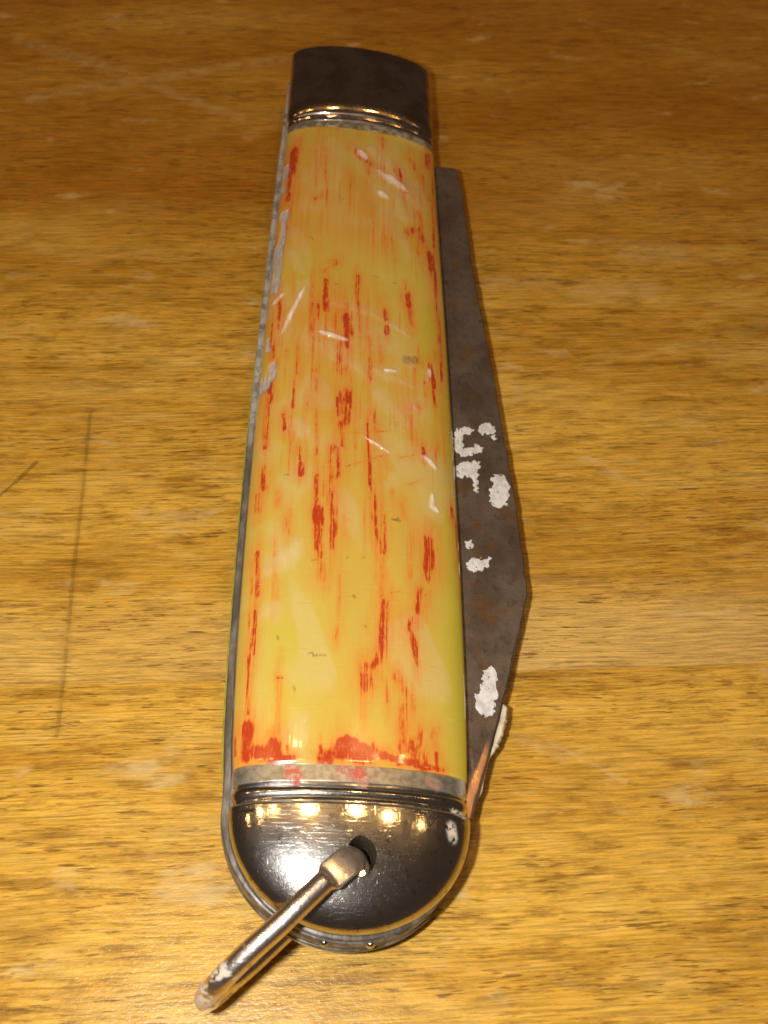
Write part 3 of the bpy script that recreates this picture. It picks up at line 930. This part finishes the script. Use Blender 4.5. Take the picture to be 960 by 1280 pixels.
# dry-brush break-up of the red ink: streaks along the handle, mottling inside a stroke
dry = .5 * vnoise(XX * 9.5, YY * .16, 61) + .3 * vnoise(XX * 4.5, YY * .30, 60) + .2 * vnoise(XX * 2.2, YY * .7, 62)
dry = dry + (.62 - dry) * .8 * smooth(4.2, 2.2, YY)
mot = vnoise(XX * 3.2, YY * 1.5, 63) * .6 + vnoise(XX * 8, YY * 4, 64) * .4
strong = smooth(.78, 1.0, red)
red_f = red * (.46 + .85 * smooth(.28, .68, dry)) * (.82 + .30 * smooth(.2, .7, mot))
red_f = np.maximum(red_f, smear * (.35 + 1.0 * smooth(.25, .70, dry)))
red_f = np.clip(np.maximum(red_f, strong * (.74 + .34 * mot)), 0, 1.05)
# loose thin drag lines in the upper two thirds
zone = smooth(16, 30, YY) * (1 - .55 * smooth(66, 74, YY)) * (1 - .5 * smooth(46, 52, YY) * (1 - smooth(52, 58, YY)))
lines = smooth(.58, .84, vnoise(XX * 4.5 + 3, YY * .16, 65)) * smooth(.48, .72, vnoise(XX * .7, YY * .22 + 9, 66)) * zone
red_f = np.maximum(red_f, .85 * lines * (.4 + .6 * mot))
wash = zone * (.16 + .72 * smooth(.36, .66, vnoise(XX * .26 + 5, YY * .085 + 2, 67))) * (.45 + .65 * vnoise(XX * 5, YY * .12, 68))
wash = np.maximum(wash, .70 * stroke_mask(XX, YY, [(p, wd * 2.6 + .6, st) for p, wd, st in RED_STROKES], soft=.9, seed=22))
wash = .72 * wash * (1 - .6 * pearl_glint)
lime = np.maximum(.75 * smooth(5.8, 8.2, XX) * (1 - smooth(34, 46, YY)), .25 * smooth(.58, .8, vnoise(XX * .2, YY * .12 + 40, 69)))
lime = np.maximum(lime, .9 * stroke_mask(XX, YY, [([(-6.0, 52.0), (-4.9, 49)], 3.0, .9), ([(6.4, 40), (6.9, 48)], 1.6, .9), ([(2.4, 32.5), (4.0, 31)], 1.6, .7), ([(-5.4, 3), (-6, 16)], 1.4, .3)], soft=.9, seed=71))
# shallow crinkles in the celluloid catch the flash
crink = np.zeros_like(ZZ)
ridge = smooth(.25, 1.0, pearl_glint)
crink += .060 * smooth(.1, 1.0, glint) * (.6 + .6 * vnoise(XX * 1.5, YY * 1.1, 85))
crink += .06 * ridge * (vnoise(XX * 1.3 + 2, YY * 1.0, 81) - .35) + .05 * ridge * (vnoise(XX * 4, YY * 2.4, 82) - .5)
crink += .14 * (vnoise(XX * .30 + 3, YY * .13, 83) - .5) + .05 * smooth(.2, .7, stroke_mask(XX, YY, sheen, soft=.9, seed=37, jit=.7, taper=True)) + .03 * (vnoise(XX * .7, YY * .35, 84) - .5)
ZZ = ZZ + crink * smooth(0, .35, prof(SS)) * smooth(0, 1.2, edge) - .10 * chip * smooth(.0, .3, prof(SS))
top = np.stack([XX.ravel(), YY.ravel(), ZZ.ravel()], 1)
# closed with a low-resolution underside round the border
idx = np.arange(NS * NY).reshape(NY, NS)
border = np.concatenate([idx[0, :], idx[1:, -1], idx[-1, -2::-1], idx[-2:0:-1, 0]])
low = top[border].copy(); low[:, 2] = -.14
V = np.concatenate([top, low])
nb = len(border); o0 = NS * NY
F = []
a = idx[:-1, :-1].ravel(); b = idx[:-1, 1:].ravel(); c = idx[1:, 1:].ravel(); d = idx[1:, :-1].ravel()
F = np.stack([a, b, c, d], 1).tolist()
bi = border.tolist()
F += [(bi[i], o0 + i, o0 + (i + 1) % nb, bi[(i + 1) % nb]) for i in range(nb)]
F.append(tuple(range(o0, o0 + nb)))
sc = bpy.data.meshes.new('handle_scale')
Vk = (V + SHIFT) * MM
sc.from_pydata(Vk.tolist(), [], F)
sc.polygons.foreach_set('use_smooth', [True] * len(sc.polygons))
sc.set_sharp_from_angle(angle=math.radians(50))
sc.materials.append(CELL)
so = bpy.data.objects.new('handle_scale', sc); scene.collection.objects.link(so); so.parent = knife
pad = np.zeros(nb)
for nme, arr in (('red', red_f), ('pearl_glint', pearl_glint), ('glint', glint), ('chip', chip), ('speck', speck), ('wash', wash), ('lime', lime)):
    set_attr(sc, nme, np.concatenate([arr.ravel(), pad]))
so['label'] = 'yellow pearly handle scale smeared with red streaks'


# liners and back spring: flat plates with a rounded end ------------------------
def plate(name, z1, z0, dl, dr, db, ytop, mat, bev=.10, cut_right=None):
    pts = []
    for y in np.linspace(ytop, Y_ROUND, 60):
        pts.append((-(w_left(y) + dl(y)), y))
    for a in np.linspace(0, math.pi, 60)[1:-1]:
        t = a / math.pi
        wl = W + dl(Y_ROUND) * (1 - t) + dr * t
        pts.append((-wl * math.cos(a), Y_ROUND - (B_ROUND + db) * math.sin(a)))
    for y in np.linspace(Y_ROUND, ytop, 60):
        pts.append((w_right(y) + dr - (cut_right if cut_right and y > 0 else 0), y))
    pts = np.array(pts); n = len(pts)
    cen = pts.mean(0)
    nx = np.roll(pts, -1, 0) - np.roll(pts, 1, 0)
    nrm = np.stack([-nx[:, 1], nx[:, 0]], 1); nrm /= np.linalg.norm(nrm, axis=1)[:, None] + 1e-9
    if ((pts - cen) * nrm).sum() < 0:
        nrm = -nrm
    ins = pts - nrm * bev
    L = [np.c_[ins, np.full(n, z1)], np.c_[pts, np.full(n, z1 - bev)], np.c_[pts, np.full(n, z0 + bev)], np.c_[ins, np.full(n, z0)]]
    V = np.concatenate(L)
    F = [tuple(range(n)), tuple(range(3 * n, 4 * n))[::-1]]
    for k in range(3):
        F += [(k * n + i, k * n + (i + 1) % n, (k + 1) * n + (i + 1) % n, (k + 1) * n + i) for i in range(n)]
    return finish(name, V, F, mat, angle=60)


up = lambda y: .10 + .30 * smooth(88, 70, y)
plate('front_liner', -.15, -.62, lambda y: .10 + .02 * math.sin(y), .0, .28, 88.0, STEEL)
plate('back_spring', -.64, -2.05, lambda y: float(.34 + .24 * smooth(86, 70, y)), -.35, .40, 87.0, STEEL, cut_right=5.5)
plate('back_liner', -2.07, -2.50, lambda y: float(.30 + .20 * smooth(86, 70, y)), -.10, .50, 87.5, STEEL)

# back shell: the mirrored scale and bolsters --------------------------------
rows = [(y, float(w_left(y)) + .30 + .40 * float(smooth(58, 40, y)), float(w_right(y)) - .15, 2.35 * (1 if 0.3 < y < LEN - .3 else .9), 0) for y in np.linspace(0, LEN, 40)]
V, F = shell('back_scale', rows, 40, BACKCELL, mirror=True, base=-2.62)
finish('back_scale', V, F, BACKCELL)
rows = [(-d, W + .22, W - .15, 2.3, max(0, (Y_ROUND + d) / 8.5)) for d in np.linspace(.02, 2.8, 8)]
rows = [(r[0], r[1], r[2], r[3], 0) for r in rows] + [(Y_ROUND - 8.55 * math.sin(a), W + .32, W - .05, 2.3, math.sin(a)) for a in np.linspace(.1, math.pi / 2 - .02, 30)]
V, F = shell('back_bottom_bolster', rows, 50, NICKEL, mirror=True, base=-2.62)
finish('bottom_bolster', V, F, NICKEL)
rows = [(LEN + d, W - .05 - (.3 if d > 16 else 0), W - .2 - (.3 if d > 16 else 0), 2.3 - (.6 if d > 16 else 0), 0) for d in np.linspace(.02, Y_END - LEN, 20)]
V, F = shell('back_top_bolster', rows, 40, NICKEL, mirror=True, base=-2.62)
finish('top_bolster', V, F, NICKEL)

# rivets at the rounded end
for rx in (-1.55, 1.55):
    bm = bmesh.new()
    bmesh.ops.create_uvsphere(bm, u_segments=16, v_segments=10, radius=.34)
    yv = Y_ROUND - (B_ROUND + .38) * math.sqrt(1 - (rx / 8.7) ** 2)
    V = [(v.co.x + rx, v.co.y * .8 + yv, v.co.z - 1.0) for v in bm.verts]
    F = [tuple(v.index for v in f.verts) for f in bm.faces]
    bm.free()
    finish('rivet', V, F, NICKEL)


# blade -------------------------------------------------------------------------
def spline(pts, n):
    pts = np.array(pts, float)
    d = np.r_[0, np.cumsum(np.hypot(*np.diff(pts, axis=0).T))]
    out = []
    for t in np.linspace(0, d[-1], n):
        i = min(max(np.searchsorted(d, t) - 1, 0), len(pts) - 2)
        p0 = pts[max(i - 1, 0)]; p1 = pts[i]; p2 = pts[i + 1]; p3 = pts[min(i + 2, len(pts) - 1)]
        u = (t - d[i]) / (d[i + 1] - d[i])
        out.append(.5 * ((2 * p1) + (-p0 + p2) * u + (2 * p0 - 5 * p1 + 4 * p2 - p3) * u * u + (-p0 + 3 * p1 - 3 * p2 + p3) * u ** 3))
    return np.array(out)


spine = spline([(6.0, 74.55), (8.9, 74.55), (10.9, 74.6), (11.42, 74.2), (11.68, 72.2), (12.05, 64.5), (12.41, 57.2), (13.46, 44.1), (14.08, 34.9), (14.57, 27.5),
                (14.78, 21.4), (14.84, 17.9), (14.6, 16.2), (14.04, 14.2), (12.93, 10.5), (11.95, 7.0), (10.79, 3.2), (9.79, .1), (8.71, -3.1), (8.0, -5.2)], 300)
rough_edge = (vnoise(spine[:, 1] * 1.1 + 5, spine[:, 1] * 0, 91) - .5) * .10 + (vnoise(spine[:, 1] * 3.1, spine[:, 1] * 0, 92) - .5) * .05
spine[3:, 0] += rough_edge[3:]
inner = np.array([(4.6, -4.6), (3.9, 10), (3.9, 60), (4.6, 73.5)])
n = len(spine)
tang = np.gradient(spine, axis=0); nr_ = np.stack([-tang[:, 1], tang[:, 0]], 1); nr_ /= np.linalg.norm(nr_, axis=1)[:, None]
if nr_[n // 2, 0] > 0:
    nr_ = -nr_
tip = smooth(4.5, -1.5, spine[:, 1])
chw = .13 + .10 * tip
chd = .10 + .08 * tip
ZT, ZB = -.66, -2.0
ins = spine + nr_ * chw[:, None]
rings = []
inn = np.c_[inner]
def ring(xy, z): return np.concatenate([np.c_[xy, z], np.c_[inner, np.full(len(inner), z[n // 2])]])
full = lambda v: np.full(n, v)
L = [ring(ins, full(ZT)), ring(spine, ZT - chd), ring(spine, full(ZB + .1)), ring(ins, full(ZB))]
L[1][n:, 2] = ZT - .1
N = n + len(inner)
V = np.concatenate(L)
F = [tuple(range(3 * N, 4 * N))[::-1]]
# upper face in strips, so that the painted coppery glint follows the bare edge
s1 = ins + nr_ * (.30 + .22 * tip)[:, None]; s1[:, 0] = np.maximum(s1[:, 0], 4.2)
s1b = s1 + nr_ * (.06 + .22 * tip)[:, None]; s1b[:, 0] = np.maximum(s1b[:, 0], 4.3)
s2 = np.c_[np.full(n, 4.4), np.clip(spine[:, 1], -4.6, 73.4)]
base4 = len(V)
V = np.concatenate([V, np.c_[s1, full(ZT)], np.c_[s1b, full(ZT)], np.c_[s2, full(ZT)]])
for i in range(n - 1):
    F += [(i, i + 1, base4 + i + 1, base4 + i), (base4 + i, base4 + i + 1, base4 + n + i + 1, base4 + n + i), (base4 + n + i, base4 + n + i + 1, base4 + 2 * n + i + 1, base4 + 2 * n + i)]
for k in range(3):
    F += [(k * N + i, k * N + (i + 1) % N, (k + 1) * N + (i + 1) % N, (k + 1) * N + i) for i in range(N)]
blade = finish('blade', V, F, BLADE, angle=25)
bare_glint = np.zeros(len(V))
bare_glint[:n] = .6 * smooth(4.2, 2.2, V[:n, 1]) * (.4 + .6 * vnoise(V[:n, 1] * 1.2, V[:n, 1] * 0, 93))
bare_glint[N:N + n] = .5 * bare_glint[:n]
bare_glint[base4:base4 + n] = smooth(4.2, 2.6, V[base4:base4 + n, 1]) * (.55 + .45 * vnoise(V[base4:base4 + n, 1] * 1.6, V[base4:base4 + n, 1] * 0, 94))
set_attr(blade.data, 'bare_glint', bare_glint)
blade['label'] = 'brown stained blade spotted with white paint'


def inside(px, py, poly):
    r = np.zeros(px.shape, bool)
    x1, y1 = poly[-1]
    for x2, y2 in poly:
        c = ((y2 > py) != (y1 > py)) & (px < (x1 - x2) * (py - y2) / (y1 - y2 + 1e-12) + x2)
        r ^= c
        x1, y1 = x2, y2
    return r


def flake(outline, z, mat, name, seed=0, cell=.065):
    """a thin, broken fleck of paint: small raised cells kept where the noise lets paint stick"""
    p = np.array(outline, float)
    q = spline(np.concatenate([p, p[:1]]), len(p) * 6)[:-1]
    gx = np.arange(q[:, 0].min() - .15, q[:, 0].max() + .15, cell); gy = np.arange(q[:, 1].min() - .15, q[:, 1].max() + .15, cell)
    PX, PY = np.meshgrid(gx, gy, indexing='ij')
    wx = (vnoise(PX * 4, PY * 4, seed) - .5) * .35; wy = (vnoise(PX * 4 + 30, PY * 4, seed + 1) - .5) * .45
    fillf = inside(PX + wx, PY + wy, q)
    stick = .5 * vnoise(PX * 3.2, PY * 2.2, seed + 2) + .5 * vnoise(PX * 8, PY * 6, seed + 3)
    near = sum(np.roll(np.roll(fillf, a, 0), b, 1) for a in (-2, 0, 2) for b in (-2, 0, 2)) / 9.0
    keep = fillf & (stick * (.35 + .65 * near) > .20)
    hz = z + .03 + .055 * stick * near
    V = []; F = []
    vid = {}
    def vert(i, j, up):
        k = (i, j, up)
        if k not in vid:
            vid[k] = len(V)
            V.append((gx[0] + (i - .5) * cell, gy[0] + (j - .5) * cell, (hz[min(i, hz.shape[0] - 1), min(j, hz.shape[1] - 1)] if up else z)))
        return vid[k]
    I, J = keep.shape
    for i in range(I):
        for j in range(J):
            if not keep[i, j]:
                continue
            F.append((vert(i, j, 1), vert(i + 1, j, 1), vert(i + 1, j + 1, 1), vert(i, j + 1, 1)))
            for di, dj, a, b in ((-1, 0, (0, 1), (0, 0)), (1, 0, (1, 0), (1, 1)), (0, -1, (0, 0), (1, 0)), (0, 1, (1, 1), (0, 1))):
                ii, jj = i + di, j + dj
                if not (0 <= ii < I and 0 <= jj < J and keep[ii, jj]):
                    F.append((vert(i + a[0], j + a[1], 1), vert(i + a[0], j + a[1], 0), vert(i + b[0], j + b[1], 0), vert(i + b[0], j + b[1], 1)))
    me = bpy.data.meshes.new(name)
    me.from_pydata(K(V), [], F)
    me.materials.append(mat)
    me.polygons.foreach_set('use_smooth', [True] * len(me.polygons))
    me.set_sharp_from_angle(angle=math.radians(50))
    o = bpy.data.objects.new(name, me); scene.collection.objects.link(o); o.parent = blade
    return o


SPOTS = [
    [(9.07, 33.4), (9.58, 34.63), (10.52, 35.05), (11.12, 34.84), (10.78, 34.3), (10.16, 34.03), (9.97, 33.23), (10.23, 32.41), (11.16, 32.91), (11.7, 32.97), (11.74, 32.41), (10.79, 31.72), (9.88, 31.51), (9.23, 32.09)],
    [(11.6, 35.2), (12.26, 35.78), (13.17, 35.6), (13.36, 34.94), (12.63, 34.45), (11.72, 34.52)],
    [(12.63, 34.35), (13.18, 34.62), (13.22, 34.04), (12.9, 33.8)],
    [(9.22, 30.22), (10.0, 30.87), (11.36, 31.04), (11.35, 29.74), (11.15, 28.8), (11.16, 27.72), (10.86, 27.68), (10.64, 28.92), (10.21, 29.23), (9.46, 28.96), (9.04, 29.46)],
    [(12.2, 27.84), (12.71, 28.8), (12.36, 29.12), (13.07, 29.76), (13.8, 29.48), (14.09, 28.42), (13.93, 27.32), (13.41, 26.19), (12.81, 26.04), (12.25, 26.42)],
    [(9.76, 22.02), (10.27, 22.24), (10.37, 21.59), (9.93, 21.29)],
    [(9.63, 19.63), (10.17, 20.42), (11.0, 20.34), (11.8, 20.66), (11.68, 20.0), (11.22, 19.3), (10.5, 18.99), (9.81, 19.09)],
    [(9.71, 7.66), (10.11, 7.83), (10.45, 9.17), (10.89, 9.91), (11.3, 10.15), (11.58, 9.47), (11.54, 8.07), (11.33, 6.82), (10.95, 5.92), (10.37, 5.81), (10.0, 6.06), (9.79, 6.71)],
]
for i, sp in enumerate(SPOTS):
    flake(sp, ZT - .01, PAINT, 'paint_spot', seed=100 + 7 * i)

# cream drip of paint hanging on the blade's edge
dr = spline([(11.85, 7.25), (11.75, 6.5), (11.3, 5.1), (10.75, 3.4), (10.2, 1.9), (9.72, .3), (9.45, -.6)], 50)
wd = np.interp(np.linspace(0, 1, 50), [0, .05, .2, .42, .55, .8, .9, 1], [.16, .30, .36, .30, .10, .11, .14, .02])
wd = wd * (1 + .25 * (np.random.default_rng(3).random(50) - .5))
tg = np.gradient(dr, axis=0); no = np.stack([tg[:, 1], -tg[:, 0]], 1); no /= np.linalg.norm(no, axis=1)[:, None]
if no[0, 0] < 0:
    no = -no
V = []
for i in range(50):
    for a in np.linspace(0, 2 * math.pi, 10, endpoint=False):
        o_ = dr[i] + no[i] * (.12 + wd[i] * .9 + wd[i] * math.cos(a))
        V.append((o_[0], o_[1], -1.45 + .40 * (wd[i] / .36 + .15) * math.sin(a)))
F = [(i * 10 + k, i * 10 + (k + 1) % 10, (i + 1) * 10 + (k + 1) % 10, (i + 1) * 10 + k) for i in range(49) for k in range(10)]
F += [tuple(range(10))[::-1], tuple(range(490, 500))]
new_mesh('paint_drip', K(V), F, CREAM, blade)


# the bail: a bent wire through the hole -------------------------------------------
def sweep(name, path, ru, rv, mat, seg=28):
    """path points mm, ru = half width across, rv = half height"""
    path = np.array(path, float); n_ = len(path)
    tg = np.gradient(path, axis=0); tg /= np.linalg.norm(tg, axis=1)[:, None]
    side = np.array((.69, -.72, 0.0))
    V = []
    for i in range(n_):
        u = side - tg[i] * side.dot(tg[i]); u /= np.linalg.norm(u)
        v = np.cross(tg[i], u)
        for a in np.linspace(0, 2 * math.pi, seg, endpoint=False):
            V.append(path[i] + u * ru[i] * math.cos(a) + v * rv[i] * math.sin(a))
    F = [(i * seg + k, i * seg + (k + 1) % seg, (i + 1) * seg + (k + 1) % seg, (i + 1) * seg + k) for i in range(n_ - 1) for k in range(seg)]
    F += [tuple(range(seg))[::-1], tuple(range((n_ - 1) * seg, n_ * seg))]
    return np.array(V), F


def spline3(pts, n_):
    pts = np.array(pts, float)
    a = spline(pts[:, :2], n_) if False else None
    d = np.r_[0, np.cumsum(np.linalg.norm(np.diff(pts, axis=0), axis=1))]
    out = []
    for t in np.linspace(0, d[-1], n_):
        i = min(max(np.searchsorted(d, t) - 1, 0), len(pts) - 2)
        p0 = pts[max(i - 1, 0)]; p1 = pts[i]; p2 = pts[i + 1]; p3 = pts[min(i + 2, len(pts) - 1)]
        u = (t - d[i]) / (d[i + 1] - d[i])
        out.append(.5 * ((2 * p1) + (-p0 + p2) * u + (2 * p0 - 5 * p1 + 4 * p2 - p3) * u * u + (-p0 + 3 * p1 - 3 * p2 + p3) * u ** 3))
    return np.array(out)


ctrl = [(.10, -6.35, .8), (.0, -6.45, 2.1), (-.42, -6.85, 2.95), (-1.05, -7.42, 3.22), (-1.8, -8.12, 3.25), (-2.7, -8.98, 3.2), (-3.7, -9.95, 3.1), (-5.0, -11.2, 2.75), (-6.5, -12.5, 2.2),
        (-7.9, -13.75, 1.2), (-8.75, -14.5, -.2), (-9.0, -14.65, -1.8), (-8.6, -14.2, -3.5), (-7.6, -13.1, -4.75), (-6.0, -11.6, -5.15), (-4.2, -9.9, -5.0),
        (-2.4, -8.2, -4.78), (-.9, -6.9, -4.58), (.1, -6.1, -4.3), (.5, -5.8, -3.8), (.6, -5.7, -3.0)]
path = spline3(ctrl, 220)
t = np.linspace(0, 1, 220)
dpath = np.r_[0, np.cumsum(np.linalg.norm(np.diff(path, axis=0), axis=1))]
flat = smooth(.8, 1.7, dpath) * (1 - smooth(4.1, 4.7, dpath))
ru = .74 + .28 * flat
rv = .74 - .16 * flat
V, F = sweep('bail', path, ru, rv, WIRE)
# hammered flat where the wire enters the hole
fl = np.repeat(flat, 28)
topz = np.repeat(path[:, 2], 28)
V[:, 2] = np.where((V[:, 2] > topz + .16) & (fl > .05), V[:, 2] * (1 - fl) + (topz + .16 + (V[:, 2] - topz - .16) * .10) * fl, V[:, 2])
bail = finish('bail', V, F, WIRE, angle=50)
X, Y, Zc = V[:, 0], V[:, 1], V[:, 2]
nn = vnoise(X * 1.5 + 3, Y * 1.5 + Zc * 1.2, 95) * .6 + vnoise(X * 4 + 3, Y * 4 + Zc * 3, 96) * .4
tipm = smooth(-6.6, -8.0, X) * (Zc > -2.2) + smooth(-5.2, -6.2, X) * (Zc < -2.2)
set_attr(bail.data, 'residue', np.clip(tipm * smooth(.46, .54, nn) * 1.0, 0, 1))
set_attr(bail.data, 'matte', .35 * fl)
set_attr(bail.data, 'red_residue', np.zeros(len(V)))
bail['label'] = 'bent wire bail passing through the bolster hole'

# a small pale chip of dried paint lying on the wood
c0 = np.array((26.2, .6)); 
pc = np.array([(-.36, .62), (-.08, .36), (.42, -.34), (.20, -.46), (-.28, -.34)])
n_ = len(pc)
V = [((c0[0] + p[0]) * MM, (c0[1] + p[1]) * MM, z * MM) for z in (.002, .05) for p in (pc if z < .01 else pc * .9)]
F = [tuple(range(n_))[::-1], tuple(range(n_, 2 * n_))] + [(i, (i + 1) % n_, n_ + (i + 1) % n_, n_ + i) for i in range(n_)]
chipo = new_mesh('paint_chip', V, F, paint_material('pale_paint_chip', (.56, .40, .15), (.50, .34, .10)), None, shade=False)
chipo['label'] = 'tiny pale chip of paint lying on the wood right of the knife'
chipo['category'] = 'paint chip'

# rest the knife on the table: lowest point of its parts touches z = 0
bpy.context.view_layer.update()
lowest = min((o.matrix_world @ v.co).z for o in knife.children if o.name.split('.')[0] != 'handle_scale' for v in o.data.vertices)
print('lowest point of the knife, mm:', round(lowest / MM, 3))
